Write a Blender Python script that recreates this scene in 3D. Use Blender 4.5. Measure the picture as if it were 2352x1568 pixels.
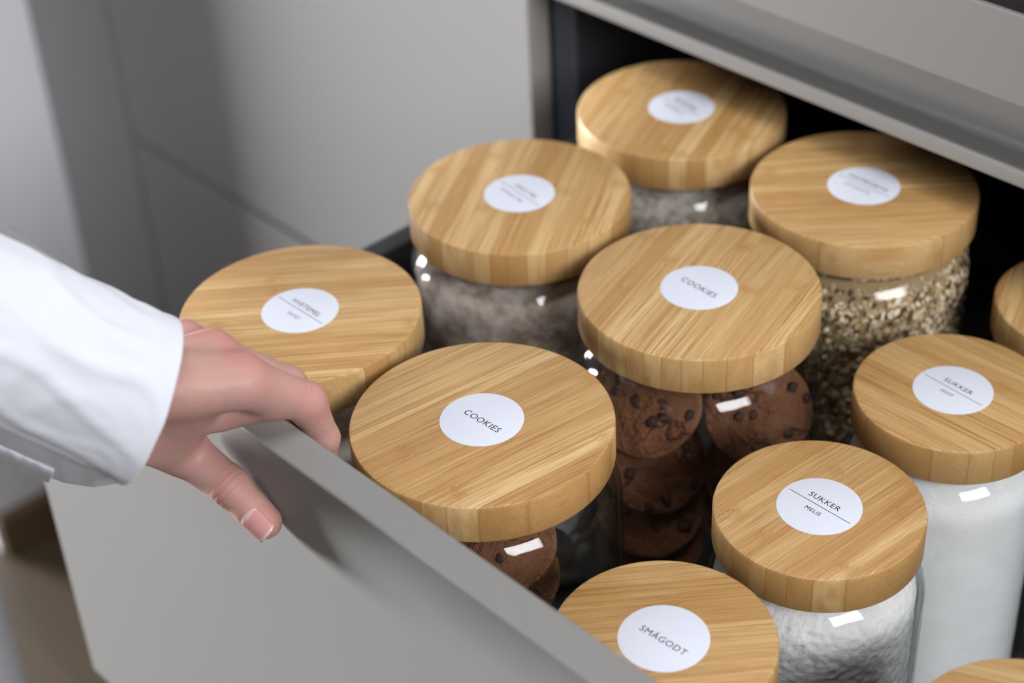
import bpy, bmesh, math, random
import numpy as np
from mathutils import Vector, Matrix, noise

# ------------------------------------------------------------------ scene, camera, light
for o in list(bpy.data.objects):
    bpy.data.objects.remove(o, do_unlink=True)
S = bpy.context.scene
COL = S.collection
MM = 0.001
PI = math.pi

# calibrated camera (millimetres): solved from the lids, labels and panel edges of the photograph
FPX, CX, CY = 4072.8, 1176.0, 784.0
PIT, ROLL, YAW = math.radians(35.966), math.radians(-3.2426), math.radians(48.536)
CAM = np.array([500.0, -320.0, 1300.0])
FW = np.array([-math.sin(YAW) * math.cos(PIT), math.cos(YAW) * math.cos(PIT), -math.sin(PIT)])
_r = np.array([math.cos(YAW), math.sin(YAW), 0.0]); _u = np.cross(_r, FW)
RT = _r * math.cos(ROLL) + _u * math.sin(ROLL)
UP = -_r * math.sin(ROLL) + _u * math.cos(ROLL)

cd = bpy.data.cameras.new('camera'); cam = bpy.data.objects.new('camera', cd); COL.objects.link(cam)
m = Matrix.Identity(4)
for i in range(3):
    m[i][0], m[i][1], m[i][2], m[i][3] = RT[i], UP[i], -FW[i], CAM[i] * MM
cam.matrix_world = m
cd.sensor_width = 36.0; cd.sensor_fit = 'HORIZONTAL'; cd.lens = FPX / 2352 * 36
cd.clip_start = 0.02; cd.clip_end = 60
cd.dof.use_dof = True; cd.dof.focus_distance = 0.826; cd.dof.aperture_fstop = 4.9
S.camera = cam

W = bpy.data.worlds.new('room_light'); S.world = W; W.use_nodes = True
W.node_tree.nodes['Background'].inputs[0].default_value = (0.93, 0.96, 1.0, 1)
W.node_tree.nodes['Background'].inputs[1].default_value = 0.09

def area(name, loc, to, sx, sy, power, color):
    l = bpy.data.lights.new(name, 'AREA'); l.shape = 'RECTANGLE'; l.size = sx; l.size_y = sy
    l.energy = power; l.color = color
    o = bpy.data.objects.new(name, l); COL.objects.link(o)
    d = Vector(to) - Vector(loc)
    o.location = loc; o.rotation_euler = d.to_track_quat('-Z', 'Y').to_euler()
    return o
area('kitchen_window', (2.82, -0.47, 2.45), (0, 0.2, 0.78), 1.7, 1.0, 90, (0.96, 0.975, 1.0))
area('overhead_fill', (0.35, 0.05, 3.2), (0.1, 0.1, 0.78), 1.2, 1.2, 30, (1.0, 0.985, 0.96))  # added fill from above to brighten the lid tops, not a known fixture
area('terrace_door', (-6.4, -1.58, 0.76), (-0.1, 0.1, 0.75), 2.0, 1.3, 1900, (0.97, 0.98, 1.0))

vs = S.view_settings
vs.view_transform = 'Standard'; vs.look = 'None'; vs.gamma = 1.0; vs.use_curve_mapping = False
vs.exposure = 0.0
S.cycles.use_denoising = True
S.cycles.max_bounces = 16; S.cycles.transparent_max_bounces = 24; S.cycles.glossy_bounces = 6
S.cycles.caustics_reflective = False; S.cycles.caustics_refractive = False

# ------------------------------------------------------------------ picture point -> place in the room
def ray(x, y): return FW + RT * (x - CX) / FPX - UP * (y - CY) / FPX
def at_depth(x, y, d): return ray(x, y) * d + CAM
def at_axis(i, x, y, v):
    d = ray(x, y); return d * ((v - CAM[i]) / d[i]) + CAM

# ------------------------------------------------------------------ node helpers
def srgb(r, g, b):
    f = lambda c: c / 12.92 if c <= 0.04045 else ((c + 0.055) / 1.055) ** 2.4
    return (f(r / 255), f(g / 255), f(b / 255), 1)

class NT:
    def __init__(s, name):
        s.m = bpy.data.materials.new(name); s.m.use_nodes = True
        s.t = s.m.node_tree; s.n = s.t.nodes; s.b = s.n['Principled BSDF']; s.out = s.n['Material Output']
    def node(s, typ, **kw):
        n = s.n.new(typ)
        for k, v in kw.items(): setattr(n, k, v)
        return n
    def put(s, sock, v):
        if v is None: return
        if isinstance(v, bpy.types.NodeSocket): s.t.links.new(v, sock)
        else: sock.default_value = v
    def math(s, op, a, b=None, c=None, clamp=False):
        n = s.node('ShaderNodeMath', operation=op); n.use_clamp = clamp
        for i, v in enumerate((a, b, c)): s.put(n.inputs[i], v)
        return n.outputs[0]
    def vmath(s, op, a, b=None):
        n = s.node('ShaderNodeVectorMath', operation=op)
        s.put(n.inputs[0], a); s.put(n.inputs[1], b)
        return n.outputs['Value'] if op in ('DOT_PRODUCT', 'LENGTH', 'DISTANCE') else n.outputs[0]
    def comb(s, x, y, z):
        n = s.node('ShaderNodeCombineXYZ')
        for i, v in enumerate((x, y, z)): s.put(n.inputs[i], v)
        return n.outputs[0]
    def sep(s, v):
        n = s.node('ShaderNodeSeparateXYZ'); s.put(n.inputs[0], v); return n.outputs
    def coord(s, what='Object'): return s.node('ShaderNodeTexCoord').outputs[what]
    def noise(s, vec, scale, detail=2, rough=0.5, dist=0.0):
        n = s.node('ShaderNodeTexNoise'); s.put(n.inputs['Vector'], vec)
        n.inputs['Scale'].default_value = scale; n.inputs['Detail'].default_value = detail
        n.inputs['Roughness'].default_value = rough; n.inputs['Distortion'].default_value = dist
        return n.outputs[0]
    def white(s, vec):
        n = s.node('ShaderNodeTexWhiteNoise', noise_dimensions='3D'); s.put(n.inputs['Vector'], vec); return n.outputs[0]
    def ramp(s, fac, stops):
        n = s.node('ShaderNodeValToRGB'); s.put(n.inputs[0], fac); e = n.color_ramp.elements
        while len(e) < len(stops): e.new(0.5)
        for k, (p, c) in zip(e, stops): k.position = p; k.color = c if len(c) == 4 else (*c, 1)
        return n.outputs[0]
    def mix(s, fac, a, b, mode='MIX'):
        n = s.node('ShaderNodeMix', data_type='RGBA', blend_type=mode)
        s.put(n.inputs[0], fac); s.put(n.inputs[6], a); s.put(n.inputs[7], b); return n.outputs[2]
    def smooth(s, v, a, b):
        n = s.node('ShaderNodeMapRange', interpolation_type='SMOOTHSTEP'); s.put(n.inputs[0], v)
        n.inputs[1].default_value = a; n.inputs[2].default_value = b; return n.outputs[0]
    def bump(s, h, strength, dist=0.001):
        n = s.node('ShaderNodeBump'); s.put(n.inputs['Height'], h)
        n.inputs['Strength'].default_value = strength; n.inputs['Distance'].default_value = dist
        s.t.links.new(n.outputs[0], s.b.inputs['Normal']); return n
    def set(s, **kw):
        names = dict(color='Base Color', rough='Roughness', metal='Metallic', spec='Specular IOR Level', coat='Coat Weight',
                     coatr='Coat Roughness', sss='Subsurface Weight', sheen='Sheen Weight', ior='IOR', trans='Transmission Weight')
        for k, v in kw.items(): s.put(s.b.inputs[names[k]], v)
        return s.m

def plain(name, color, rough=0.5, spec=0.5, metal=0.0):
    t = NT(name); return t.set(color=color, rough=rough, spec=spec, metal=metal)

def mat_lacquer():
    t = NT('warm grey lacquer'); c = t.coord()
    n = t.noise(c, 900, 2)
    col = t.mix(t.noise(c, 3, 2), (0.245, 0.241, 0.234, 1), (0.262, 0.258, 0.250, 1))
    t.bump(n, 0.04, 0.0004)
    return t.set(color=col, rough=0.5, spec=0.3)

def mat_bamboo():
    t = NT('laminated bamboo'); x, y, z = t.sep(t.coord())
    oi = t.node('ShaderNodeObjectInfo').outputs['Random']
    yy = t.math('ADD', y, t.math('MULTIPLY', oi, 0.37)); xx = t.math('ADD', x, t.math('MULTIPLY', oi, 3.1))
    warp = t.noise(t.comb(t.math('MULTIPLY', xx, 9.0), t.math('MULTIPLY', yy, 120.0), 0.0), 1.0, 1)
    yw = t.math('ADD', yy, t.math('MULTIPLY', t.math('SUBTRACT', warp, 0.5), 0.0016))
    sid = t.math('FLOOR', t.math('DIVIDE', yy, 0.0098))
    r1 = t.white(t.comb(sid, t.math('MULTIPLY', oi, 57.0), 1.0)); r2 = t.white(t.comb(sid, t.math('MULTIPLY', oi, 57.0), 7.0))
    xs = t.math('ADD', xx, t.math('MULTIPLY', r1, 5.0))
    # node rings of the cane: one per strip at its own place, bending the fibres
    ph = t.math('SUBTRACT', t.math('FRACT', t.math('ADD', t.math('DIVIDE', xx, 0.21), t.math('MULTIPLY', r2, 7.7))), 0.5)
    nd = t.math('SUBTRACT', 1.0, t.smooth(t.math('ABSOLUTE', ph), 0.0, 0.036))
    wob = t.noise(t.comb(t.math('MULTIPLY', xx, 260.0), t.math('MULTIPLY', yy, 260.0), z), 1.0, 3)
    yn = t.math('ADD', yw, t.math('MULTIPLY', t.math('MULTIPLY', t.math('SUBTRACT', wob, 0.5), nd), 0.0075))
    f1 = t.noise(t.comb(t.math('MULTIPLY', xs, 14.0), t.math('MULTIPLY', yn, 1100.0), t.math('MULTIPLY', z, 500.0)), 1.0, 3, 0.6)
    f2 = t.noise(t.comb(t.math('MULTIPLY', xs, 20.0), t.math('MULTIPLY', yn, 2400.0), t.math('MULTIPLY', z, 2000.0)), 1.0, 2, 0.6)
    f3 = t.noise(t.comb(t.math('MULTIPLY', xs, 8.0), t.math('MULTIPLY', yn, 190.0), t.math('MULTIPLY', z, 60.0)), 1.0, 2)
    nz = t.sep(t.node('ShaderNodeNewGeometry').outputs['Normal'])[2]
    sidef = t.math('SUBTRACT', 1.0, t.smooth(t.math('ABSOLUTE', nz), 0.3, 0.7))
    base = t.mix(t.math('ADD', 0.5, t.math('MULTIPLY', t.math('SUBTRACT', r1, 0.5), t.math('ADD', 0.9, t.math('MULTIPLY', sidef, 0.1)))), (0.43, 0.235, 0.082, 1), (0.69, 0.475, 0.23, 1))
    base = t.mix(t.smooth(f3, 0.35, 0.75), base, (0.50, 0.285, 0.105, 1))
    s1 = t.math('MULTIPLY', t.smooth(f1, 0.53, 0.64), t.math('MULTIPLY', t.math('ADD', 0.22, t.math('MULTIPLY', r2, 0.72)), t.math('SUBTRACT', 1.0, t.math('MULTIPLY', sidef, 0.85))))
    col = t.mix(s1, base, (0.33, 0.155, 0.042, 1))
    s2 = t.math('MULTIPLY', t.smooth(f2, 0.55, 0.66), t.math('SUBTRACT', 0.72, t.math('MULTIPLY', sidef, 0.30)))
    col = t.mix(s2, col, (0.25, 0.11, 0.03, 1))
    s4 = t.math('MULTIPLY', t.math('SUBTRACT', 1.0, t.smooth(f1, 0.26, 0.42)), t.math('SUBTRACT', 0.6, t.math('MULTIPLY', sidef, 0.5)))
    col = t.mix(s4, col, (0.77, 0.56, 0.30, 1))
    col = t.mix(t.math('MULTIPLY', nd, t.math('MULTIPLY', wob, 0.8)), col, (0.40, 0.20, 0.055, 1))
    # the glue line between two strips
    fr = t.math('FRACT', t.math('DIVIDE', yy, 0.0098))
    gl = t.math('SUBTRACT', 1.0, t.smooth(t.math('MINIMUM', fr, t.math('SUBTRACT', 1.0, fr)), 0.0, 0.05))
    col = t.mix(t.math('MULTIPLY', gl, t.math('ADD', 0.25, t.math('MULTIPLY', sidef, 0.35))), col, (0.33, 0.17, 0.05, 1))
    t.bump(t.math('ADD', f1, t.math('MULTIPLY', f2, 0.5)), 0.10, 0.0006)
    return t.set(color=col, rough=0.42, spec=0.4)

def mat_glass():
    t = NT('clear jar glass')
    lw = t.node('ShaderNodeLayerWeight'); lw.inputs[0].default_value = 0.5
    f = t.math('ADD', 0.03, t.math('MULTIPLY', t.math('POWER', lw.outputs['Facing'], 5.0), 0.6))
    tr = t.node('ShaderNodeBsdfTransparent'); gl = t.node('ShaderNodeBsdfGlossy'); gl.inputs['Roughness'].default_value = 0.05
    tint = t.mix(t.math('POWER', lw.outputs['Facing'], 4.0), (0.995, 0.998, 0.995, 1), (0.62, 0.65, 0.64, 1))
    t.t.links.new(tint, tr.inputs[0])
    bn = t.node('ShaderNodeBump'); t.put(bn.inputs['Height'], t.noise(t.coord(), 42, 2)); bn.inputs['Strength'].default_value = 0.12; bn.inputs['Distance'].default_value = 0.004
    t.t.links.new(bn.outputs[0], gl.inputs['Normal'])
    mx = t.node('ShaderNodeMixShader'); t.put(mx.inputs[0], f)
    t.t.links.new(tr.outputs[0], mx.inputs[1]); t.t.links.new(gl.outputs[0], mx.inputs[2])
    t.t.links.new(mx.outputs[0], t.out.inputs[0]); return t.m

def mat_powder(name, c1, c2, scale, bs):
    t = NT(name); c = t.coord()
    n = t.noise(c, scale, 4, 0.6); n2 = t.noise(c, 60, 3)
    t.bump(t.math('ADD', n, n2), bs, 0.003)
    return t.set(color=t.mix(t.smooth(t.math('MULTIPLY', t.math('ADD', n, n2), 0.5), 0.36, 0.64), c1, c2), rough=0.9, spec=0.15)

def mat_flakes():
    t = NT('rolled oat flakes')
    g = t.node('ShaderNodeNewGeometry').outputs['Random Per Island']
    col = t.ramp(g, [(0.0, (0.07, 0.045, 0.025)), (0.10, (0.13, 0.08, 0.04)), (0.18, (0.44, 0.30, 0.16)), (0.6, (0.72, 0.56, 0.36)), (1.0, (0.92, 0.82, 0.65))])
    return t.set(color=col, rough=0.8, spec=0.2)

def mat_cookie():
    t = NT('chocolate cookie'); c = t.coord()
    n = t.noise(c, 160, 5, 0.65); n2 = t.noise(c, 30, 3)
    col = t.mix(t.math('MULTIPLY', t.math('ADD', n, n2), 0.5), (0.075, 0.026, 0.012, 1), (0.36, 0.155, 0.078, 1))
    rim = t.vmath('LENGTH', t.vmath('MULTIPLY', c, (1, 1, 0)))
    zz = t.sep(c)[2]
    edge = t.math('MULTIPLY', t.smooth(rim, 0.0255, 0.029), t.math('SUBTRACT', 1.0, t.smooth(zz, 0.001, 0.004)))
    col = t.mix(t.math('MULTIPLY', edge, 0.65), col, (0.40, 0.19, 0.09, 1))
    cr = t.node('ShaderNodeTexVoronoi', feature='DISTANCE_TO_EDGE'); cr.inputs['Scale'].default_value = 55
    t.put(cr.inputs['Vector'], t.vmath('ADD', c, t.vmath('MULTIPLY', t.comb(n2, n, t.noise(c, 75, 2)), (0.022, 0.022, 0.022))))
    crack = t.math('SUBTRACT', 1.0, t.smooth(t.math('ADD', cr.outputs['Distance'], t.math('MULTIPLY', n, 0.12)), 0.05, 0.11))
    crack = t.math('MULTIPLY', crack, t.smooth(t.noise(c, 42, 1), 0.50, 0.62))
    col = t.mix(t.math('MULTIPLY', crack, 0.6), col, (0.05, 0.018, 0.009, 1))
    t.bump(t.math('SUBTRACT', n, t.math('MULTIPLY', crack, 0.35)), 1.0, 0.006)
    return t.set(color=col, rough=0.75, spec=0.25)

def mat_skin():
    t = NT('skin'); p = t.coord()
    n1 = t.noise(p, 55, 3); n2 = t.noise(p, 420, 3); n3 = t.noise(p, 22, 2)
    col = t.mix(t.smooth(n1, 0.3, 0.7), (0.47, 0.275, 0.232, 1), (0.53, 0.28, 0.245, 1))
    col = t.mix(t.math('MULTIPLY', t.smooth(n3, 0.45, 0.7), 0.6), col, (0.52, 0.345, 0.31, 1))
    h = t.math('ADD', t.math('MULTIPLY', n2, 0.8), t.math('MULTIPLY', t.noise(p, 120, 3), 1.2))
    for q, rad, amt in SKIN_RED:
        d = t.vmath('DISTANCE', p, tuple(v * MM for v in q))
        col = t.mix(t.math('MULTIPLY', t.math('SUBTRACT', 1.0, t.smooth(d, rad * 0.3 * MM, rad * MM)), amt), col, (0.50, 0.19, 0.165, 1))
    for q, axis, rad, lines in SKIN_CREASE:
        q = tuple(v * MM for v in q)
        d = t.vmath('DISTANCE', p, q); mask = t.math('SUBTRACT', 1.0, t.smooth(d, rad * 0.5 * MM, rad * MM))
        s = t.math('DIVIDE', t.vmath('DOT_PRODUCT', t.vmath('SUBTRACT', p, q), tuple(axis)), MM)
        s = t.math('ADD', s, t.math('MULTIPLY', t.math('SUBTRACT', t.noise(p, 190, 2), 0.5), 3.2))
        for a, w, dep in lines:
            g = t.math('POWER', 2.71828, t.math('MULTIPLY', t.math('POWER', t.math('DIVIDE', t.math('SUBTRACT', s, a), w), 2.0), -1.0))
            g = t.math('MULTIPLY', g, mask)
            h = t.math('SUBTRACT', h, t.math('MULTIPLY', g, dep))
            col = t.mix(t.math('MULTIPLY', g, 0.30 * min(dep, 1.5)), col, (0.42, 0.17, 0.13, 1))
    t.bump(h, 0.5, 0.0005)
    t.b.inputs['Subsurface Radius'].default_value = (1.0, 0.35, 0.2); t.b.inputs['Subsurface Scale'].default_value = 0.004
    return t.set(color=col, rough=0.48, spec=0.35, sss=0.12)

def mat_cloth(name='white cotton twill'):
    t = NT(name); x, y, z = t.sep(t.coord())
    w = t.noise(t.comb(t.math('MULTIPLY', x, 1.0), t.math('MULTIPLY', y, 1.0), z), 1500, 2)
    w2 = t.noise(t.coord(), 26, 3)
    t.bump(t.math('ADD', w, t.math('MULTIPLY', w2, 2.0)), 0.12, 0.002)
    return t.set(color=(0.70, 0.715, 0.785, 1), rough=0.85, spec=0.15, sheen=0.1)

def mat_floor():
    t = NT('brown oak floor'); x, y, z = t.sep(t.coord())
    pl = t.math('FLOOR', t.math('DIVIDE', y, 0.18)); r = t.white(t.comb(pl, 3.0, 1.0))
    f = t.noise(t.comb(t.math('MULTIPLY', x, 6.0), t.math('MULTIPLY', y, 90.0), r), 1.0, 4)
    col = t.mix(t.math('ADD', t.math('MULTIPLY', f, 0.7), t.math('MULTIPLY', r, 0.3)), (0.045, 0.028, 0.014, 1), (0.105, 0.074, 0.042, 1))
    return t.set(color=col, rough=0.45)

LAC = mat_lacquer(); BAM = mat_bamboo(); GLS = mat_glass()
ANT = plain('anthracite board', (0.035, 0.038, 0.048, 1), 0.42, 0.4)
EDGE = plain('anthracite edge band', (0.085, 0.10, 0.135, 1), 0.45, 0.4)
STEEL = plain('dark drawer steel', (0.03, 0.03, 0.034, 1), 0.4, 0.5)
TOP = plain('black glass worktop', (0.02, 0.02, 0.024, 1), 0.12, 0.5)
PROF = plain('grey anodised profile', (0.30, 0.295, 0.285, 1), 0.26, 0.7, 0.25)
PLASTER = plain('white painted plaster', (0.66, 0.66, 0.69, 1), 0.8, 0.2)
OAK = plain('brown stained baseboard', (0.10, 0.062, 0.03, 1), 0.5)
FLOOR = mat_floor()
PAPER = plain('white sticker paper', (0.70, 0.73, 0.83, 1), 0.55, 0.3)
INK = plain('black ink', (0.015, 0.015, 0.02, 1), 0.6, 0.2)
SEAL = plain('dark silicone seal', (0.05, 0.05, 0.05, 1), 0.3, 0.5)
COOK = mat_cookie(); CHIP = plain('dark chocolate', (0.045, 0.020, 0.014, 1), 0.65, 0.25)
FLAKE = mat_flakes()

# ------------------------------------------------------------------ mesh helpers
def mesh_obj(name, verts, faces, mat, parent=None, smooth=False):
    me = bpy.data.meshes.new(name); me.from_pydata([tuple(v) for v in verts], [], faces); me.update()
    if mat: me.materials.append(mat)
    if smooth: me.polygons.foreach_set('use_smooth', [True] * len(me.polygons))
    o = bpy.data.objects.new(name, me); COL.objects.link(o)
    if parent: o.parent = parent
    return o

def bm_obj(name, bm, mat, parent=None, smooth=False):
    me = bpy.data.meshes.new(name); bm.to_mesh(me); bm.free()
    if mat: me.materials.append(mat)
    if smooth: me.polygons.foreach_set('use_smooth', [True] * len(me.polygons))
    o = bpy.data.objects.new(name, me); COL.objects.link(o)
    if parent: o.parent = parent
    return o

def box(name, x0, x1, y0, y1, z0, z1, mat, parent=None, bevel=1.0, seg=2):
    """box given in millimetres, with rounded edges"""
    bm = bmesh.new()
    vs_ = [bm.verts.new((x * MM, y * MM, z * MM)) for z in (z0, z1) for y in (y0, y1) for x in (x0, x1)]
    for f in ((0, 2, 3, 1), (4, 5, 7, 6), (0, 1, 5, 4), (2, 6, 7, 3), (0, 4, 6, 2), (1, 3, 7, 5)):
        bm.faces.new([vs_[i] for i in f])
    if bevel:
        bmesh.ops.bevel(bm, geom=list(bm.edges), offset=bevel * MM, segments=seg, profile=0.5, affect='EDGES')
    o = bm_obj(name, bm, mat, parent)
    for p in o.data.polygons: p.use_smooth = bevel > 0
    if bevel:
        wn = o.modifiers.new('even shading', 'WEIGHTED_NORMAL'); wn.weight = 100
    return o

def empty(name, loc=(0, 0, 0)):
    o = bpy.data.objects.new(name, None); o.location = loc; COL.objects.link(o); o.empty_display_size = 0.02
    return o

def tag(o, label=None, cat=None, group=None, kind=None):
    if label: o['label'] = label
    if cat: o['category'] = cat
    if group: o['group'] = group
    if kind: o['kind'] = kind
    return o

def lathe(prof, n=96, close_loop=False, mat=None, name='body', parent=None, sharp=None):
    """prof: (radius, z) in mm; radius 0 makes a pole"""
    V, F, rows = [], [], []
    for (r, z) in prof:
        if r <= 1e-6:
            rows.append([len(V)]); V.append((0, 0, z * MM))
        else:
            rows.append(list(range(len(V), len(V) + n)))
            for k in range(n):
                a = 2 * PI * k / n; V.append((r * math.cos(a) * MM, r * math.sin(a) * MM, z * MM))
    pairs = list(zip(rows, rows[1:])) + ([(rows[-1], rows[0])] if close_loop else [])
    for a, b in pairs:
        for k in range(n):
            k2 = (k + 1) % n
            if len(a) == 1 and len(b) == 1: continue
            if len(a) == 1: F.append((a[0], b[k2], b[k]))
            elif len(b) == 1: F.append((a[k], a[k2], b[0]))
            else: F.append((a[k], a[k2], b[k2], b[k]))
    o = mesh_obj(name, V, F, mat, parent, True)
    bm = bmesh.new(); bm.from_mesh(o.data); bmesh.ops.recalc_face_normals(bm, faces=bm.faces); bm.to_mesh(o.data); bm.free()
    if sharp: o.data.set_sharp_from_angle(angle=math.radians(sharp))
    return o

def arc(cx, cz, r, a0, a1, n):
    return [(cx + r * math.cos(math.radians(a0 + (a1 - a0) * i / n)), cz + r * math.sin(math.radians(a0 + (a1 - a0) * i / n))) for i in range(n + 1)]

# ------------------------------------------------------------------ signed distance modelling (hand, shirt)
def surface_nets(f, lo, hi, h):
    lo = np.array(lo, np.float32); n = np.ceil((np.array(hi) - lo) / h).astype(int) + 1
    gx, gy, gz = [lo[i] + h * np.arange(n[i], dtype=np.float32) for i in range(3)]
    P = np.stack(np.meshgrid(gx, gy, gz, indexing='ij'), -1).reshape(-1, 3)
    D = f(P).reshape(n).astype(np.float32)
    s = D < 0
    c = [slice(0, -1), slice(1, None)]
    corners = [(i, j, k) for i in (0, 1) for j in (0, 1) for k in (0, 1)]
    cnt = sum(s[c[i], c[j], c[k]].astype(np.int8) for i, j, k in corners)
    act = (cnt > 0) & (cnt < 8); idx = np.argwhere(act)
    acc = np.zeros((len(idx), 3), np.float32); num = np.zeros(len(idx), np.float32)
    val = {q: D[idx[:, 0] + q[0], idx[:, 1] + q[1], idx[:, 2] + q[2]] for q in corners}
    for a in corners:
        for ax in range(3):
            if a[ax]: continue
            b = list(a); b[ax] = 1; b = tuple(b)
            va, vb = val[a], val[b]; cr = (va < 0) != (vb < 0)
            t = np.where(cr, va / np.where(cr, va - vb, 1), 0)
            pt = np.tile(np.array(a, np.float32), (len(idx), 1)); pt[:, ax] += t
            acc += pt * cr[:, None]; num += cr
    V = lo + h * (idx + acc / num[:, None])
    vid = -np.ones(act.shape, np.int64); vid[tuple(idx.T)] = np.arange(len(idx))
    F = []
    for ax in range(3):
        o1, o2 = [(1, 2), (2, 0), (0, 1)][ax]
        sl0 = [slice(None)] * 3; sl1 = [slice(None)] * 3; sl0[ax] = slice(0, -1); sl1[ax] = slice(1, None)
        e = np.argwhere(s[tuple(sl0)] != s[tuple(sl1)])
        ok = (e[:, o1] > 0) & (e[:, o2] > 0) & (e[:, o1] < n[o1] - 1) & (e[:, o2] < n[o2] - 1); e = e[ok]
        def cell(d1, d2):
            q = e.copy(); q[:, o1] -= d1; q[:, o2] -= d2; return vid[tuple(q.T)]
        quad = np.stack([cell(1, 1), cell(0, 1), cell(0, 0), cell(1, 0)], 1)
        neg = s[tuple(e.T)]
        quad[~neg] = quad[~neg][:, ::-1]
        F.append(quad)
    return V, np.concatenate(F)

def cone(P, a, b, ra, rb):
    a = np.array(a, np.float32); b = np.array(b, np.float32); ba = b - a
    t = np.clip((P - a) @ ba / (ba @ ba), 0, 1)
    return np.linalg.norm(P - a - t[:, None] * ba, axis=1) - (ra + (rb - ra) * t)
def smin(a, b, k):
    h = np.maximum(k - np.abs(a - b), 0) / k
    return np.minimum(a, b) - h * h * k * 0.25

# ------------------------------------------------------------------ the setting
FZ = -30.0
def slab(name, x0, x1, y0, y1, z0, z1, mat):
    o = box(name, x0, x1, y0, y1, z0, z1, mat, None, 0); o['kind'] = 'structure'; return o
slab('floor', -9000, 4200, -5600, 1100, FZ - 60, FZ, FLOOR)
slab('wall_left', -1120, -1001.5, 226, 1080, FZ, 2500, PLASTER)
slab('wall_back', -1001.5, 1900, 985, 1100, FZ, 2500, PLASTER)
bb = box('baseboard_left', -1001.5, -985.5, 228, 421, FZ, FZ + 52, OAK, None, 3); bb['kind'] = 'structure'

# ------------------------------------------------------------------ cabinets
FY0, FY1 = 402.0, 421.0           # plane of the closed fronts
Z_PANEL_TOP, Z_PANEL_BOT = 809.5, 485.0
def drawer_unit():
    """the closed neighbour: two drawer fronts, a narrow filler front and its carcass"""
    t = empty('drawer_cabinet', (-0.56, FY0 * MM, FZ * MM))
    tag(t, 'closed grey lacquered drawer cabinet beside the white wall', 'cabinet')
    off = (0.56, -FY0 * MM, -FZ * MM)
    def b(*a, **k):
        o = box(*a, **k); o.parent = t; o.location = off; return o
    b('carcass', -986, -284, 423, 980, 130, 855, ANT)
    b('fascia', -1000, -283, FY0, FY1, 855, 903.5, LAC, bevel=0.8)
    b('plinth', -986, -284, 460, 476, FZ, 129, LAC)
    b('drawer_front', -843, -283, FY0, FY1, Z_PANEL_BOT + 2.5, Z_PANEL_TOP, LAC)
    b('drawer_front', -843, -283, FY0, FY1, 132, Z_PANEL_BOT - 2.5, LAC)
    b('filler_panel', -1000, -848, FY0, FY1, 132, Z_PANEL_TOP, LAC)
drawer_unit()

def base_unit():
    t = empty('base_cabinet', (0.117, FY0 * MM, FZ * MM))
    tag(t, 'dark lined base cabinet with one grey drawer pulled out full of jars', 'cabinet')
    org = Vector((0.117, FY0 * MM, FZ * MM))
    def b(name, *a, parent=None, **k):
        o = box(name, *a, **k); o.parent = parent or t
        o.location = -org; return o
    # carcass boards
    b('side_panel', -281, -262, 424, 980, 130, 865, ANT)
    b('edge_band', -281, -261, 422.5, 424.2, 130, 865, EDGE, bevel=0.3)
    b('side_panel', 498, 517, 424, 980, 130, 865, ANT)
    b('back_panel', -262, 498, 968, 980, 130, 865, ANT)
    b('bottom_panel', -262, 498, 424, 968, 130, 149, ANT)
    b('top_panel', -262, 498, 470, 968, 846, 865, ANT)
    b('plinth', -281, 517, 460, 476, FZ, 129, LAC)
    b('lower_front', -281, 517, FY0, FY1, 132, Z_PANEL_BOT - 1.5, LAC)
    # grip rail: a channel with rounded bottom between drawer and fascia
    pr = [(402, 810.2), (402.2, 817), (403.4, 818.8), (405.2, 818.8), (406.6, 817.2), (407.2, 814.6)]
    pr += [(410, 812.9), (420.3, 812.4)]
    pr += arc(420.3, 821.4, 9.0, -90, 0, 8)
    pr += [(429.3, 836), (429.6, 851), (433, 852), (433, 810.2)]
    V, F = [], []
    for x in (-262, 498):
        for (y, z) in pr: V.append((x * MM, y * MM, z * MM))
    n = len(pr)
    for i in range(n): F.append((i, (i + 1) % n, n + (i + 1) % n, n + i))
    F += [tuple(range(n))[::-1], tuple(range(n, 2 * n))]
    o = mesh_obj('grip_rail', V, F, PROF, t, True); o.location = -org; o.data.set_sharp_from_angle(angle=math.radians(50))
    o['label'] = 'satin grey channel rail'
    b('fascia', -281, 517, FY0, FY1, 855, 903.5, LAC, bevel=0.8)
    # the pulled-out drawer
    d = b('drawer', -280, 514, 0, 18, Z_PANEL_BOT, Z_PANEL_TOP, LAC, bevel=1.6, seg=3)
    def db(name, *a, **k):
        o = box(name, *a, **k); o.parent = d; return o
    db('drawer_side', -236, -222, 18.5, 520, 500, 720, STEEL, bevel=2)
    db('drawer_side', 456, 470, 18.5, 520, 500, 720, STEEL, bevel=2)
    db('drawer_back', -222, 456, 508, 520, 500, 690, STEEL, bevel=1)
    db('drawer_bottom', -222, 456, 18.5, 508, 508, 525, STEEL, bevel=0.5)
base_unit()

wt = box('worktop', -1000, 1000, 404.5, 984, 904, 924, TOP, None, 0.8)
# only its front strip is level with the fascia, so the slab sits right on the cabinet
tag(wt, 'black glossy worktop above the grey fascia', 'worktop')

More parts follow.
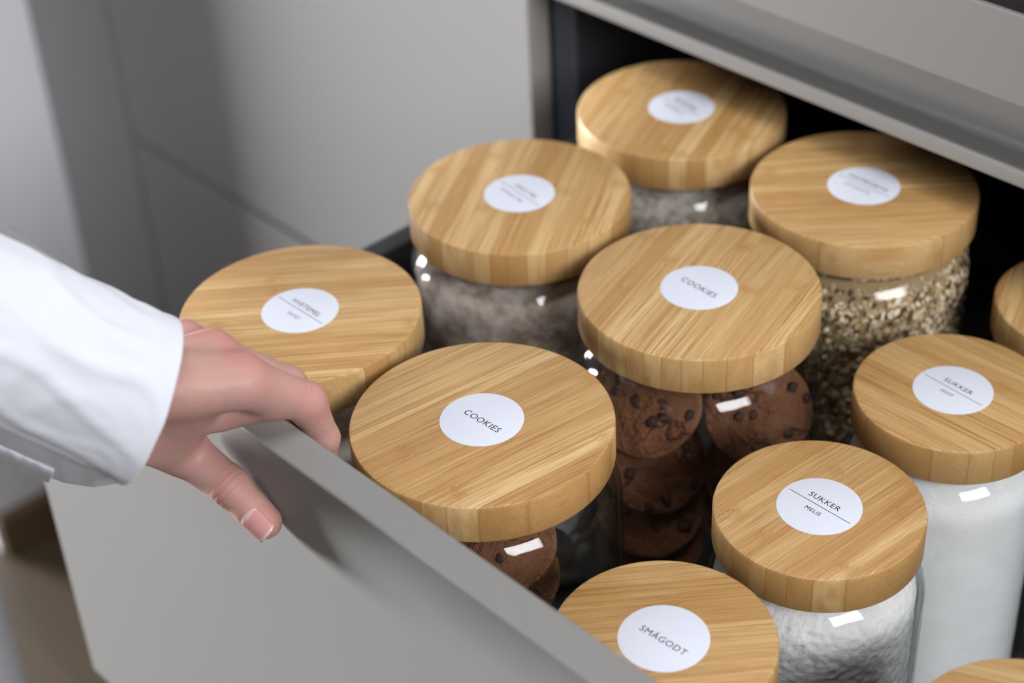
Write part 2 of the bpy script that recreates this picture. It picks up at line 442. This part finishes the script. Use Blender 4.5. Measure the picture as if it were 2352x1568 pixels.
# ------------------------------------------------------------------ jars
BASE = 525.0
def lettering(text, size_mm, target_w, cx, cy, z, rot, parent, bold=False):
    cu = bpy.data.curves.new('lettering', 'FONT'); cu.body = text; cu.align_x = 'CENTER'; cu.align_y = 'CENTER'
    cu.size = size_mm * MM; cu.resolution_u = 3; cu.space_character = 1.08; cu.offset = 0.0
    tmp = bpy.data.objects.new('tmp', cu); COL.objects.link(tmp)
    bpy.context.view_layer.update()
    dg = bpy.context.evaluated_depsgraph_get(); me = bpy.data.meshes.new_from_object(tmp.evaluated_get(dg))
    bpy.data.objects.remove(tmp, do_unlink=True)
    co = np.empty(len(me.vertices) * 3); me.vertices.foreach_get('co', co); co = co.reshape(-1, 3)
    w = co[:, 0].max() - co[:, 0].min(); k = target_w * MM / w
    mid = (co.max(0) + co.min(0)) / 2
    co = (co - mid) * k
    c, s = math.cos(rot), math.sin(rot)
    out = np.c_[co[:, 0] * c - co[:, 1] * s, co[:, 0] * s + co[:, 1] * c, co[:, 2] * 0]
    out += np.array([cx * c - cy * s, cx * s + cy * c, z]) * MM
    me.vertices.foreach_set('co', out.ravel()); me.update()
    me.materials.clear(); me.materials.append(INK)
    o = bpy.data.objects.new('lettering', me); COL.objects.link(o); o.parent = parent
    return o

def glass_profile(R, H, neck):
    """outer and inner wall of a jar of body radius R, H to the underside of the lid"""
    t = 2.6; rs = 30.0; pm = math.degrees(math.acos(1 - (R - neck) / rs)); zc = H - 2.5 - rs * math.sin(math.radians(pm))
    out = [(0, 0.0)] + [(R - 9, 0)] + arc(R - 8, 8, 8, -80, 0, 6)
    out += [(R, 30), (R, H * 0.5)] + arc(R - rs, zc, rs, 0, pm, 12) + [(neck, H - 1), (neck, H + 4)]
    inn = [(neck - t, H + 4), (neck - t, H - 2)] + arc(R - rs, zc, rs - t, pm * .96, 0, 12)
    inn += [(R - t, H * 0.5), (R - t, 30)] + [(r - t * 0.6, z + 3) for r, z in arc(R - 8 - t * .4, 8, 8, 0, -80, 5)] + [(0, 4.0)]
    return out + inn
def inside_radius(R, H, z):
    """clear radius inside a jar at height z"""
    rs = 30.0; pm = math.acos(1 - 14.0 / rs); zc = H - 2.5 - rs * math.sin(pm); q = R - 3.4
    if z <= zc: return q
    return R - rs + math.sqrt(max(0, (rs - 3.4) ** 2 - (z - zc) ** 2)) if z - zc < (rs - 3.4) * math.sin(pm) else R - 14 - 3.4

LIDS = {}
def jar(x, y, ztop, big, grain, text, rot, label):
    RL, RB, T = (63.0, 66.0, 21.0) if big else (49.8, 52.6, 21.0)
    o = empty('storage_jar', (x * MM, y * MM, BASE * MM)); tag(o, label, 'jar', 'jars with bamboo lids in the drawer')
    H = ztop - T - BASE
    g = lathe(glass_profile(RB, H, RB - 14), 96, False, GLS, 'glass_body', o)
    lid = lathe([(0, 0), (RL - 1.6, 0), (RL - .5, .4), (RL, 1.5), (RL, T - 1.8), (RL - .5, T - .6), (RL - 1.7, T), (0, T)], 128, False, BAM, 'bamboo_lid', o, 35)
    lid.location = (0, 0, H * MM); lid.rotation_euler = (0, 0, math.radians(grain))
    sl = lathe([(RB - 13.6, 0), (RB - 10.4, 0), (RB - 10.4, -1.4), (RB - 11, -2.2), (RB - 13.6, -2.2)], 64, True, SEAL, 'seal_ring', lid)
    if text:
        st = lathe([(0, 0.02), (20, 0.02), (20, 0.16), (19.9, 0.2), (0, 0.2)], 96, False, PAPER, 'sticker', lid, 40)
        st.location = (0, 0, T * MM)
        rr = math.radians(rot - grain)
        for (s_, w_, yy, xx) in text:
            if s_ == '-':
                bmm = bmesh.new()
                c, s = math.cos(rr), math.sin(rr); hh = 0.17
                P = [(-w_ / 2, -hh), (w_ / 2, -hh), (w_ / 2, hh), (-w_ / 2, hh)]
                bmm.faces.new([bmm.verts.new(((px * c - py * s) * MM, (px * s + py * c) * MM, (T + 0.24) * MM)) for px, py in P])
                bm_obj('divider_line', bmm, INK, lid)
            else:
                lettering(s_, 4, w_, xx, yy, T + 0.25, rr, lid)
    LIDS[label] = o
    return o

big, sm = 780.3, 743.7
J = {}
J['A'] = jar(-1.7, 101.6, big, True, 81.8, [('COOKIES', 22.7, -0.8, 1.2)], 2.0, 'cookie jar behind the drawer front, its bamboo lid beside the hand')
J['B'] = jar(-0.2, 252.8, big, True, 106.2, [('COOKIES', 23.5, 0, 0)], -1.1, 'cookie jar in the middle, its lid between oats and sugar lids')
J['C'] = jar(-136.8, 98.1, big, True, 50.4, [('HVETEMEL', 21.6, 3.8, 0.9), ('-', 35.9, 0, 0), ('SIKTET', 9.1, -5.3, 1.5)], 0.7, 'wheat flour jar at the fingers, leftmost of the bamboo lids')
J['D'] = jar(-136.8, 254.5, big, True, 122.1, [('GROV MEL', 19.0, 4.2, 1.0), ('-', 35.9, 0, 0), ('SAMMALT FIN', 19.0, -4.6, -1.5)], -6.1, 'jar of brownish flour between the flour jar and the rearmost jar')
J['E'] = jar(-136.6, 389.6, big, True, 112.3, [('RUGMEL', 19.5, 4.2, 0), ('-', 35.9, 0, 0), ('SAMMALT', 17.0, -4.6, -1.0)], -6.3, 'rearmost jar with grey meal, half under the grip rail')
J['F'] = jar(-0.1, 389.8, big, True, 47.8, [('HAVREGRYN', 26.3, 4.2, 0), ('-', 35.9, 0, 0), ('LETTKOKTE', 17.0, -4.6, -1.0)], -0.9, 'large jar of oat flakes under the edge of the grip rail')
J['G'] = jar(119.2, 311.5, sm, False, 1.0, [('SUKKER', 17.2, 4.3, 0.2), ('-', 35.9, 0, 0), ('HVIT', 7.4, -4.3, -0.4)], -3.0, 'small jar of white granulated sugar, lid marked SUKKER HVIT')
J['H'] = jar(126.3, 196.0, sm, False, 85.9, [('SUKKER', 17.5, 4.4, -0.1), ('-', 35.9, 0, 0), ('MELIS', 8.6, -4.6, -0.1)], 0.4, 'small jar of icing sugar, lid marked SUKKER MELIS')
J['I'] = jar(131.9, 82.9, sm, False, 50.9, [('SMÅGODT', 24.6, -0.7, 0.8)], 4.5, 'small jar behind the drawer front, lid marked SMÅGODT')
J['J'] = jar(278.0, 140.0, sm, False, 26.8, None, 0, 'small jar without a sticker, nearest the camera on the right')
J['K'] = jar(127.0, 424.5, sm, False, 113.5, None, 0, 'small jar without a sticker behind the white sugar jar')

# ------------------------------------------------------------------ what is in the jars
def filling(name, jarkey, RB, h0, h1, mat, label, cat, amp, scl, n=110, rows=44, tilt=0.0, dome=3.0):
    """a body of powder that fills its jar up to the height h1"""
    j = J[jarkey]; R = RB - 3.4; V, F = [], []
    H = (big if RB > 60 else sm) - 21 - BASE
    rad = lambda z: inside_radius(RB, H, z)
    prof = [(0.0, h0), (R * 0.6, h0), (R - 4, h0)]
    for i in range(rows + 1):
        z = h0 + 5 + (h1 - h0 - 8) * i / rows; prof.append((rad(z) - (0.3 if i else 1), z))
    re = rad(h1)
    for i in range(1, 9):
        q = i / 8; prof.append((re * (1 - q) * 0.98, h1 + dome * (1 - (1 - q) ** 2)))
    idx = []
    for r, z in prof:
        if r < 1e-6: idx.append([len(V)]); V.append([0, 0, z]); continue
        idx.append(list(range(len(V), len(V) + n)))
        for k in range(n):
            a = 2 * PI * k / n; p = Vector((r * math.cos(a), r * math.sin(a), z))
            d = noise.fractal(p * scl, 1.0, 2.0, 3) * amp
            d = -abs(d)
            V.append([p.x * (1 + d / max(r, 5)), p.y * (1 + d / max(r, 5)), z + (tilt * p.x)])
    for a, b in zip(idx, idx[1:]):
        for k in range(n):
            k2 = (k + 1) % n
            if len(a) == 1: F.append((a[0], b[k2], b[k]))
            elif len(b) == 1: F.append((a[k], a[k2], b[0]))
            else: F.append((a[k], a[k2], b[k2], b[k]))
    o = mesh_obj(name, [(v[0] * MM, v[1] * MM, v[2] * MM) for v in V], F, mat, None, True)
    o.location = j.location
    tag(o, label, cat, None, 'stuff'); return o
FL_W = mat_powder('white flour', (0.62, 0.56, 0.50, 1), (0.78, 0.73, 0.68, 1), 160, 0.35)
FL_B = mat_powder('brown flour', (0.28, 0.20, 0.16, 1), (0.62, 0.54, 0.49, 1), 110, 0.45)
FL_G = mat_powder('grey rye meal', (0.22, 0.18, 0.15, 1), (0.62, 0.57, 0.53, 1), 260, 0.5)
SUG = mat_powder('white sugar', (0.86, 0.86, 0.87, 1), (0.94, 0.94, 0.95, 1), 1100, 0.30)
ICE = mat_powder('icing sugar', (0.93, 0.93, 0.94, 1), (0.97, 0.97, 0.98, 1), 130, 0.4)
filling('wheat_flour', 'C', 66, 5, 206, FL_W, 'pale wheat flour in the leftmost jar', 'flour', 0.8, 0.08)
filling('brown_flour', 'D', 66, 5, 222, FL_B, 'brownish flour in the jar beside the middle cookie jar', 'flour', 1.2, 0.07)
filling('rye_meal', 'E', 66, 5, 226, FL_G, 'grey meal in the rearmost jar', 'meal', 1.2, 0.1)
filling('granulated_sugar', 'G', 52.6, 5, 190, SUG, 'fine white sugar in the SUKKER HVIT jar', 'sugar', 0.25, 0.05)
filling('icing_sugar', 'H', 52.6, 5, 186, ICE, 'lumpy icing sugar in the SUKKER MELIS jar', 'sugar', 1.7, 0.22, 240, 130)

def oats():
    rnd = random.Random(5); V, F = [], []
    R = 66 - 3.6; H = big - 21 - BASE
    # inner mass of flakes
    n = 64
    rad = lambda z: inside_radius(66, H, z)
    rows = [0] + [12 + 10 * i for i in range(22)]
    for z in rows:
        for k in range(n):
            a = 2 * PI * k / n; r = min(rad(z), R) - 3.0; V.append((r * math.cos(a), r * math.sin(a), z + 5))
    for i in range(len(rows) - 1):
        for k in range(n):
            k2 = (k + 1) % n; F.append((i * n + k, i * n + k2, (i + 1) * n + k2, (i + 1) * n + k))
    F.append(tuple(range((len(rows) - 1) * n, len(rows) * n)))
    n_in = len(F)
    # flakes lying against the glass
    for i in range(11500):
        a = rnd.uniform(0, 2 * PI); z = rnd.uniform(40, 226); r = rad(z) - rnd.uniform(0.6, 3.2)
        ln, wd = rnd.uniform(1.3, 2.7), rnd.uniform(1.0, 1.9)
        nrm = Vector((math.cos(a), math.sin(a), max(0, (z - 200) / 26.0))); nrm = (nrm + Vector((rnd.gauss(0, .45), rnd.gauss(0, .45), rnd.gauss(0, .45)))).normalized()
        t1 = nrm.orthogonal().normalized(); t2 = nrm.cross(t1); ph = rnd.uniform(0, 2 * PI)
        c = Vector((r * math.cos(a), r * math.sin(a), z + 2)); s = len(V)
        V.append(tuple(c + nrm * 0.35))
        for k in range(7):
            b = 2 * PI * k / 7; q = t1 * math.cos(b + ph) * ln / 1 + t2 * math.sin(b + ph) * wd
            p = c + q * rnd.uniform(.85, 1.1)
            rr = math.hypot(p.x, p.y)
            if rr > rad(p.z) - 0.2: p.x *= (rad(p.z) - .2) / rr; p.y *= (rad(p.z) - .2) / rr
            V.append(tuple(p))
        for k in range(7): F.append((s, s + 1 + k, s + 1 + (k + 1) % 7))
    o = mesh_obj('oat_flakes', [(v[0] * MM, v[1] * MM, v[2] * MM) for v in V], F, FLAKE, None, False)
    o.data.materials.append(plain('oat mass', (0.40, 0.28, 0.15, 1), 0.9, 0.1))
    for i in range(n_in): o.data.polygons[i].material_index = 1
    o.location = J['F'].location; tag(o, 'speckled oat flakes filling the rear right large jar', 'oats', None, 'stuff')
oats()

def make_cookie(seed):
    rnd = random.Random(seed); n, m_ = 44, 9; R, T = 29.0, 13.0; V, F = [], []
    off = Vector((seed * 7.3, seed * 3.1, seed * 1.7))
    V.append((0, 0, T * 0.62))
    prof = [(R * i / m_ * .93, T * .62 * (1 - (i / m_) ** 2.6) + 1.8 * (1 - i / m_)) for i in range(1, m_)] + [(R * .985, 1.6), (R, -1.0), (R * .985, -3.8), (R * .9, -5.2), (R * .5, -5.4)]
    for r, z in prof:
        for k in range(n):
            a = 2 * PI * k / n; p = Vector((r * math.cos(a), r * math.sin(a), z))
            d = noise.fractal((p + off) * 0.09, 1, 2, 4)
            rr = 1 + 0.045 * noise.noise((p + off) * 0.05)
            V.append((p.x * rr, p.y * rr, z + (d * 2.4 if z > -2 else 0)))
    V.append((0, 0, -5.4)); L = len(V) - 1; rows = len(prof)
    for k in range(n):
        k2 = (k + 1) % n; F.append((0, 1 + k, 1 + k2))
        for i in range(rows - 1): F.append((1 + i * n + k, 1 + (i + 1) * n + k, 1 + (i + 1) * n + k2, 1 + i * n + k2))
        F.append((1 + (rows - 1) * n + k, L, 1 + (rows - 1) * n + k2))
    body = mesh_obj('cookie', [(v[0] * MM, v[1] * MM, v[2] * MM) for v in V], F, COOK, None, True)
    bm = bmesh.new()
    for i in range(8):
        r = R * math.sqrt(rnd.uniform(0.01, 0.82)); a = rnd.uniform(0, 2 * PI)
        z = T * .62 * (1 - (r / R) ** 2.6) - 0.2
        s = rnd.uniform(1.8, 3.6)
        mtx = Matrix.Translation((r * math.cos(a) * MM, r * math.sin(a) * MM, z * MM)) @ Matrix.Rotation(rnd.uniform(0, 6), 4, 'Z') @ Matrix.Diagonal((s * MM * 1.25, s * MM, s * MM * .62, 1))
        ret = bmesh.ops.create_icosphere(bm, subdivisions=2, radius=1.0)
        for v in ret['verts']: v.co = mtx @ (v.co * (1 + 0.35 * noise.noise(v.co * 1.3 + off * i)))
    ch = bm_obj('chocolate_chips', bm, CHIP, body, True)
    return body
protos = [make_cookie(s) for s in (1, 2, 3)]
used = set()
def place_cookie(k, loc, normal, spin, label, group):
    p = protos[k]
    if k in used:
        o = p.copy(); COL.objects.link(o)
        for c in p.children:
            q = c.copy(); COL.objects.link(q); q.parent = o
    else: o = p; used.add(k)
    nrm = Vector(normal).normalized()
    o.rotation_mode = 'QUATERNION'
    o.rotation_quaternion = Vector((0, 0, 1)).rotation_difference(nrm) @ Matrix.Rotation(spin, 3, 'Z').to_quaternion()
    o.location = tuple(v * MM for v in loc)
    return tag(o, label, 'cookie', group)
JB, JA = (-0.2, 252.8), (-1.7, 101.6)
# towards the camera seen from the jars
TC = Vector((0.75, -0.66, 0)).normalized(); TR = Vector((0.66, 0.75, 0)).normalized()   # to the viewer, to the viewer's right
def in_jar(c, f, r, z): v = TC * f + TR * r; return (c[0] + v.x, c[1] + v.y, z)
def face(f, r, u): return TC * f + TR * r + Vector((0, 0, u))
GB = 'cookies in the middle cookie jar'
place_cookie(0, in_jar(JB, 22, -29, 724), face(.72, -.16, .64), 0.4, 'chocolate cookie, topmost on the left in the middle jar', GB)
place_cookie(1, in_jar(JB, 26, -25, 688), face(.66, .22, .60), 2.0, 'chocolate cookie under the top left one in the middle jar', GB)
place_cookie(2, in_jar(JB, 25, -28, 655), face(.55, .0, .80), 1.0, 'third cookie down on the left in the middle jar', GB)
place_cookie(0, in_jar(JB, 24, -27, 632), face(.45, .05, .9), 3.0, 'fourth cookie down on the left in the middle jar', GB)
place_cookie(1, in_jar(JB, 24, 30, 716), face(.86, .14, .50), 4.0, 'chocolate cookie, topmost on the right in the middle jar', GB)
place_cookie(2, in_jar(JB, 27, 30, 678), face(.82, -.05, .55), 5.0, 'chocolate cookie under the top right one in the middle jar', GB)
place_cookie(0, in_jar(JB, 24, 30, 648), face(.6, .05, .8), 1.4, 'third cookie down on the right in the middle jar', GB)
GA = 'cookies in the jar behind the drawer front'
place_cookie(2, in_jar(JA, 24, 4, 727), face(.42, .05, .9), 2.2, 'big chocolate cookie at the glass of the front cookie jar', GA)
place_cookie(1, in_jar(JA, 26, 4, 706), face(.4, .0, .92), 0.3, 'cookie lying under the big one in the front cookie jar', GA)

# ------------------------------------------------------------------ the person: hand, sleeve, trouser leg
A = lambda *q: np.array(q, float)
idxM, idxP, idxD, idxT = A(-37, -2, 842), A(-31.0, 25.0, 818.6), A(-28.0, 29.8, 797), A(-29, 28.5, 783)
midM, midP, midD, midT = A(-56, -3, 846), A(-48, 28, 817.5), A(-45, 32, 793), A(-44, 29.5, 778)
rinM, rinP, rinD, rinT = A(-75, -5, 843), A(-68, 27.5, 815), A(-65, 31, 793), A(-64, 28.5, 780)
pinM, pinP, pinD, pinT = A(-91, -9, 835), A(-86, 21, 817.5), A(-84, 28.5, 801), A(-83, 28, 788)
wrist = at_depth(225, 885, 752); elbow = at_depth(-900, 560, 700)
thT = at_axis(1, 608, 1199, -7.6); thI = at_axis(1, 530, 1117, -10.6); thM = at_axis(1, 415, 1030, -16.5); thC = at_axis(1, 300, 960, -38)
SKIN_RED = [(idxM + UP * 9, 18, .55), (midM + UP * 9, 15, .5), (rinM + UP * 9, 14, .4), (idxP + RT * 6, 16, .15), (thI - FW * 8, 12, .3), (thT - FW * 6, 14, .4), (thM, 22, .35)]
_ax = (thT - thI) / np.linalg.norm(thT - thI)
_axi = (idxP - idxM) / np.linalg.norm(idxP - idxM)
SKIN_CREASE = [(thI - FW * 8, _ax, 14, [(-4.5, .6, .45), (-1.4, .6, .75), (1.8, .6, .6), (4.2, .5, .35)]),
               (idxP - FW * 5 + UP * 6, _axi, 10, [(-2.5, .6, .3), (0.5, .7, .3)])]
SKIN = mat_skin()
def hand_sdf(P):
    d = None
    def add(v, k):
        nonlocal d
        d = v if d is None else smin(d, v, k)
    # metacarpals, back of the hand
    w = wrist
    wside = (pinM - idxM) / np.linalg.norm(pinM - idxM)
    for M, sft, ra, rb in ((idxM, -12, 13, 10.5), (midM, -3, 13, 10.5), (rinM, 6, 12.5, 10), (pinM, 13, 12, 9.5)):
        add(cone(P, w + wside * sft, M, ra, rb), 9)
    palm = (idxM + pinM) / 2 - UP * 6
    # thumb column and its ball, the web
    th = smin(cone(P, thC, thM, 14, 11.2), cone(P, thM, thI, 11.2, 9.0), 5)
    th = smin(th, cone(P, thI, thT, 9.0, 7.3), 3.5)
    th = smin(th, cone(P, thT - _ax * 8, thT + A(0, .6, 0), 7.8, 6.9), 3)
    add(th, 10)
    for f_, g_, r_ in ((.35, .45, 12), (.6, .62, 11), (.85, .78, 8.5)):
        add(cone(P, thC + (thM - thC) * f_, w + (idxM - w) * g_ - UP * 2, r_, r_), 9)
    add(cone(P, at_axis(1, 508, 948, -5), at_axis(1, 612, 922, 9), 8.5, 8.0), 8)
    # forearm inside the sleeve
    add(cone(P, w + RT * 2, w + (elbow - w) * 0.45, 19, 22), 14)
    fing = None
    for M, Pp, D, T, r in ((idxM, idxP, idxD, idxT, (11.2, 9.0, 7.0, 6.2)), (midM, midP, midD, midT, (10, 8.2, 7.4, 6.4)), (rinM, rinP, rinD, rinT, (9.6, 7.8, 7.0, 6.0)), (pinM, pinP, pinD, pinT, (8.8, 6.9, 6.2, 5.4))):
        f = smin(cone(P, M, Pp, r[0], r[1]), cone(P, Pp, D, r[1], r[2]), 3.5)
        f = smin(f, cone(P, D, T, r[2], r[3]), 3)
        fing = f if fing is None else smin(fing, f, 1.2)
    d = smin(d, fing, 7)
    # tendons and knuckles standing out a little
    for M, sft in ((idxM, -8), (midM, -2), (rinM, 4)):
        n_ = -FW * .25 + UP
        d = smin(d, cone(P, w + wside * sft + n_ * 11.5, M + n_ * 8.2, 2.0, 2.6), 6)
    return d
V, F = surface_nets(hand_sdf, (-190, -135, 738), (8, 52, 905), 1.25)
person = empty('person', (0, 0, 0))
tag(person, 'person in a white shirt reaching from the left, hand gripping the drawer front', 'person')
hand = mesh_obj('hand', V * MM, F.tolist(), SKIN, person, True)
hm = hand.modifiers.new('smooth', 'SMOOTH'); hm.factor = 0.5; hm.iterations = 3
# thumb nail: a curved plate on the outer side of the last joint
def nail():
    n0 = np.array([.47, -.68, .30]); n0 = n0 - _ax * (n0 @ _ax); n0 /= np.linalg.norm(n0)
    sd = np.cross(_ax, n0); base = thT - _ax * 8.5; V, F = [], []; nu, nv = 18, 14
    for layer in (0.0, -0.7):
        for i in range(nu + 1):
            u = i / nu
            for j in range(nv + 1):
                v = 2 * j / nv - 1
                ang = math.radians(46) * v
                L0 = 0.0 + 1.6 * v * v; L1 = 15.2 - 1.5 * abs(v) ** 3
                s = L0 + (L1 - L0) * u
                rr = 8.75 - 0.75 * u + layer + (0.10 if u > .1 else -0.35) - 0.9 * max(0, abs(v) - .8) * 2
                V.append((base + _ax * s + (n0 * math.cos(ang) + sd * math.sin(ang)) * rr) * MM)
    st = (nu + 1) * (nv + 1)
    for L in (0, 1):
        for i in range(nu):
            for j in range(nv):
                q = [L * st + i * (nv + 1) + j, L * st + i * (nv + 1) + j + 1, L * st + (i + 1) * (nv + 1) + j + 1, L * st + (i + 1) * (nv + 1) + j]
                F.append(q if L else q[::-1])
    ring = [j for j in range(nv + 1)] + [i * (nv + 1) + nv for i in range(1, nu + 1)] + [nu * (nv + 1) + j for j in range(nv - 1, -1, -1)] + [i * (nv + 1) for i in range(nu - 1, 0, -1)]
    for a, b in zip(ring, ring[1:] + ring[:1]): F.append([a, b, st + b, st + a])
    t = NT('finger nail'); p = t.coord()
    s = t.math('DIVIDE', t.vmath('DOT_PRODUCT', t.vmath('SUBTRACT', p, tuple(base * MM)), tuple(_ax)), MM)
    side = t.math('DIVIDE', t.vmath('DOT_PRODUCT', t.vmath('SUBTRACT', p, tuple(base * MM)), tuple(sd)), MM)
    tipm = t.smooth(t.math('ADD', s, t.math('MULTIPLY', t.math('POWER', side, 2.0), 0.03)), 13.4, 14.5)
    lun = t.math('SUBTRACT', 1.0, t.smooth(t.math('ADD', s, t.math('MULTIPLY', t.math('POWER', side, 2.0), 0.05)), 3.0, 4.4))
    col = t.mix(lun, (0.60, 0.29, 0.28, 1), (0.68, 0.44, 0.46, 1)); col = t.mix(tipm, col, (0.62, 0.50, 0.42, 1))
    mt = t.set(color=col, rough=0.18, spec=0.5, coat=0.4)
    o = mesh_obj('thumb_nail', V, F, mt, hand, True)
    bm = bmesh.new(); bm.from_mesh(o.data); bmesh.ops.recalc_face_normals(bm, faces=bm.faces); bm.to_mesh(o.data); bm.free()
nail()

CLOTH = mat_cloth()
def loft(name, rings, mat, parent, n=72, wr=None, thick=2.2, flap=0):
    """rings: (centre, half height vector, half depth vector); open tube with thickness"""
    C = [np.array(r[0], float) for r in rings]; Hh = [np.array(r[1], float) for r in rings]; Dd = [np.array(r[2], float) for r in rings]
    m_ = len(rings); SUB = 8; V, F = [], []
    tt = np.linspace(0, m_ - 1, (m_ - 1) * SUB + 1)
    def cr(L, t):
        i = min(int(t), m_ - 2); f = t - i
        p0, p1, p2, p3 = L[max(i - 1, 0)], L[i], L[i + 1], L[min(i + 2, m_ - 1)]
        return 0.5 * ((2 * p1) + (-p0 + p2) * f + (2 * p0 - 5 * p1 + 4 * p2 - p3) * f * f + (-p0 + 3 * p1 - 3 * p2 + p3) * f ** 3)
    rows = []
    for t in tt:
        c, h, d = cr(C, t), cr(Hh, t), cr(Dd, t); row = []
        for k in range(n):
            a = 2 * PI * k / n
            p = c + h * math.cos(a) + d * math.sin(a)
            if wr is not None:
                nn = (h * math.cos(a) / (np.linalg.norm(h)) + d * math.sin(a) / np.linalg.norm(d)); nn /= np.linalg.norm(nn)
                p = p + nn * wr(t / (m_ - 1), a, p)
            row.append(p)
        rows.append(row)
    for row in rows:
        for p in row: V.append(p * MM)
    R = len(rows)
    for i in range(R - 1):
        for k in range(n):
            k2 = (k + 1) % n; F.append((i * n + k, i * n + k2, (i + 1) * n + k2, (i + 1) * n + k))
    o = mesh_obj(name, V, F, mat, parent, True)
    so = o.modifiers.new('thickness', 'SOLIDIFY'); so.thickness = thick * MM; so.offset = -1
    bv = o.modifiers.new('round', 'SUBSURF'); bv.levels = 1; bv.render_levels = 1
    return o

def ring(top, bot, d, tilt, dep):
    """a ring of the sleeve between two outline points, leaning by tilt about the outline"""
    k = d / FPX
    T_, B_ = at_depth(*top, d), at_depth(*bot, d)
    h = (T_ - B_) / 2; hn = h / np.linalg.norm(h)
    axis = np.cross(hn, FW); axis = axis * (1 if axis @ RT > 0 else -1)
    dd = (FW * math.cos(tilt) - axis * math.sin(tilt)) * dep * k
    return ((T_ + B_) / 2, h, dd)
def wrinkle(t, a, p):
    q = Vector(p) * 0.011
    base = noise.fractal(q, 1, 2, 3) * 1.6
    f1 = 1 - abs(noise.noise(Vector((t * 5.0 + a * 0.9, a * 1.1 - t * 2.2, 3.1))) * 2.2)
    f2 = 1 - abs(noise.noise(Vector((t * 8.0 - a * 0.5, a * 1.9 + t * 3.0, 9.7))) * 2.4)
    fold = 2.0 * max(0, f1) ** 3 + 1.0 * max(0, f2) ** 3
    env = 0.10 + 0.90 * min(1, (1 - t) * 7)
    return (base + fold - 1.8) * env
def arm_ring(c, axis, like, rh, rd):
    a = axis / np.linalg.norm(axis); d = FW - a * (FW @ a); d /= np.linalg.norm(d); h = np.cross(a, d)
    if h @ like < 0: h = -h
    return (np.array(c, float), h * rh, d * rd)
_up = UP * .96 - RT * .2
arm_rings = [arm_ring((-545, -95, 1335), A(.7, -.1, -.6), _up, 58, 62), arm_ring((-415, -122, 1240), A(.62, -.2, -.75), _up, 78, 82), arm_ring((-310, -150, 1130), A(.66, -.2, -.72), _up, 70, 70)]
sleeve_rings = arm_rings + [ring((-700, 240), (-880, 740), 690, .2, 260), ring((-420, 368), (-560, 790), 698, .25, 230), ring((-150, 478), (-270, 868), 708, .32, 205),
                ring((34, 560), (-78, 944), 720, .38, 190), ring((178, 631), (56, 998), 731, .42, 178), ring((330, 708), (214, 1064), 740, .44, 168), ring((406, 742), (284, 1104), 745, .45, 160)]
loft('shirt_sleeve', sleeve_rings, CLOTH, person, 80, wrinkle)
def cloth_strip(name, upper, lower, d0, d1, belly):
    """a strip of cloth between two outlines, bulging towards the viewer"""
    V, F = [], []; n, m_ = 40, 10
    def pick(L, t):
        x = t * (len(L) - 1); i = min(int(x), len(L) - 2); f = x - i
        return [L[i][0] * (1 - f) + L[i + 1][0] * f, L[i][1] * (1 - f) + L[i + 1][1] * f]
    for i in range(n + 1):
        u = i / n; a, b = pick(upper, u), pick(lower, u)
        for j in range(m_ + 1):
            v = j / m_; d = d0 + (d1 - d0) * u - belly * math.sin(PI * v) + 34 * v * v
            d += 1.2 * noise.noise(Vector((u * 9, v * 2, d0)))
            V.append(at_depth(a[0] * (1 - v) + b[0] * v, a[1] * (1 - v) + b[1] * v, d) * MM)
    for i in range(n):
        for j in range(m_):
            q = i * (m_ + 1) + j; F.append((q, q + 1, q + m_ + 2, q + m_ + 1))
    o = mesh_obj(name, V, F, CLOTH, person, True)
    so = o.modifiers.new('thickness', 'SOLIDIFY'); so.thickness = 1.6 * MM; so.offset = 0
    sb = o.modifiers.new('round', 'SUBSURF'); sb.levels = 1; sb.render_levels = 1
    return o
cloth_strip('cuff_fold', [(-160, 880), (0, 950), (100, 995), (200, 1040), (282, 1084)], [(-160, 985), (0, 1046), (70, 1078), (150, 1108), (215, 1117), (280, 1106)], 742, 752, 2.5)
cloth_strip('cuff_placket', [(-160, 960), (0, 1020), (60, 1048), (126, 1078)], [(-160, 990), (0, 1064), (60, 1088), (114, 1107)], 757, 762, 0.6)
# trouser leg of the person, standing left of the open drawer
def leg(x, y):
    return [(A(x + dx, y + dy, z), A(r, 0, 0), A(0, r * .9, 0)) for z, r, dx, dy in ((FZ + 20, 62, 0, 0), (100, 64, 0, 0), (300, 68, 0, 0), (500, 78, 0, -8), (700, 86, -10, -30), (820, 88, -20, -44))]
rough = lambda t, a, p: 3.0 * noise.fractal(Vector(p) * 0.012, 1, 2, 3)
loft('trouser_leg', leg(-742, 58), CLOTH, person, 48, rough)
loft('trouser_leg', leg(-905, 20), CLOTH, person, 48, rough)
trunk = [((-842, -14, 770), 184, 106), ((-832, -24, 900), 178, 102), ((-775, -50, 1040), 158, 100), ((-690, -68, 1180), 175, 116), ((-630, -90, 1300), 188, 116), ((-600, -100, 1375), 150, 92), ((-582, -105, 1420), 75, 68), ((-577, -108, 1450), 62, 60)]
loft('shirt_body', [(A(*c), A(w_, 0, 0), A(0, d_, 0)) for c, w_, d_ in trunk], CLOTH, person, 64, rough)
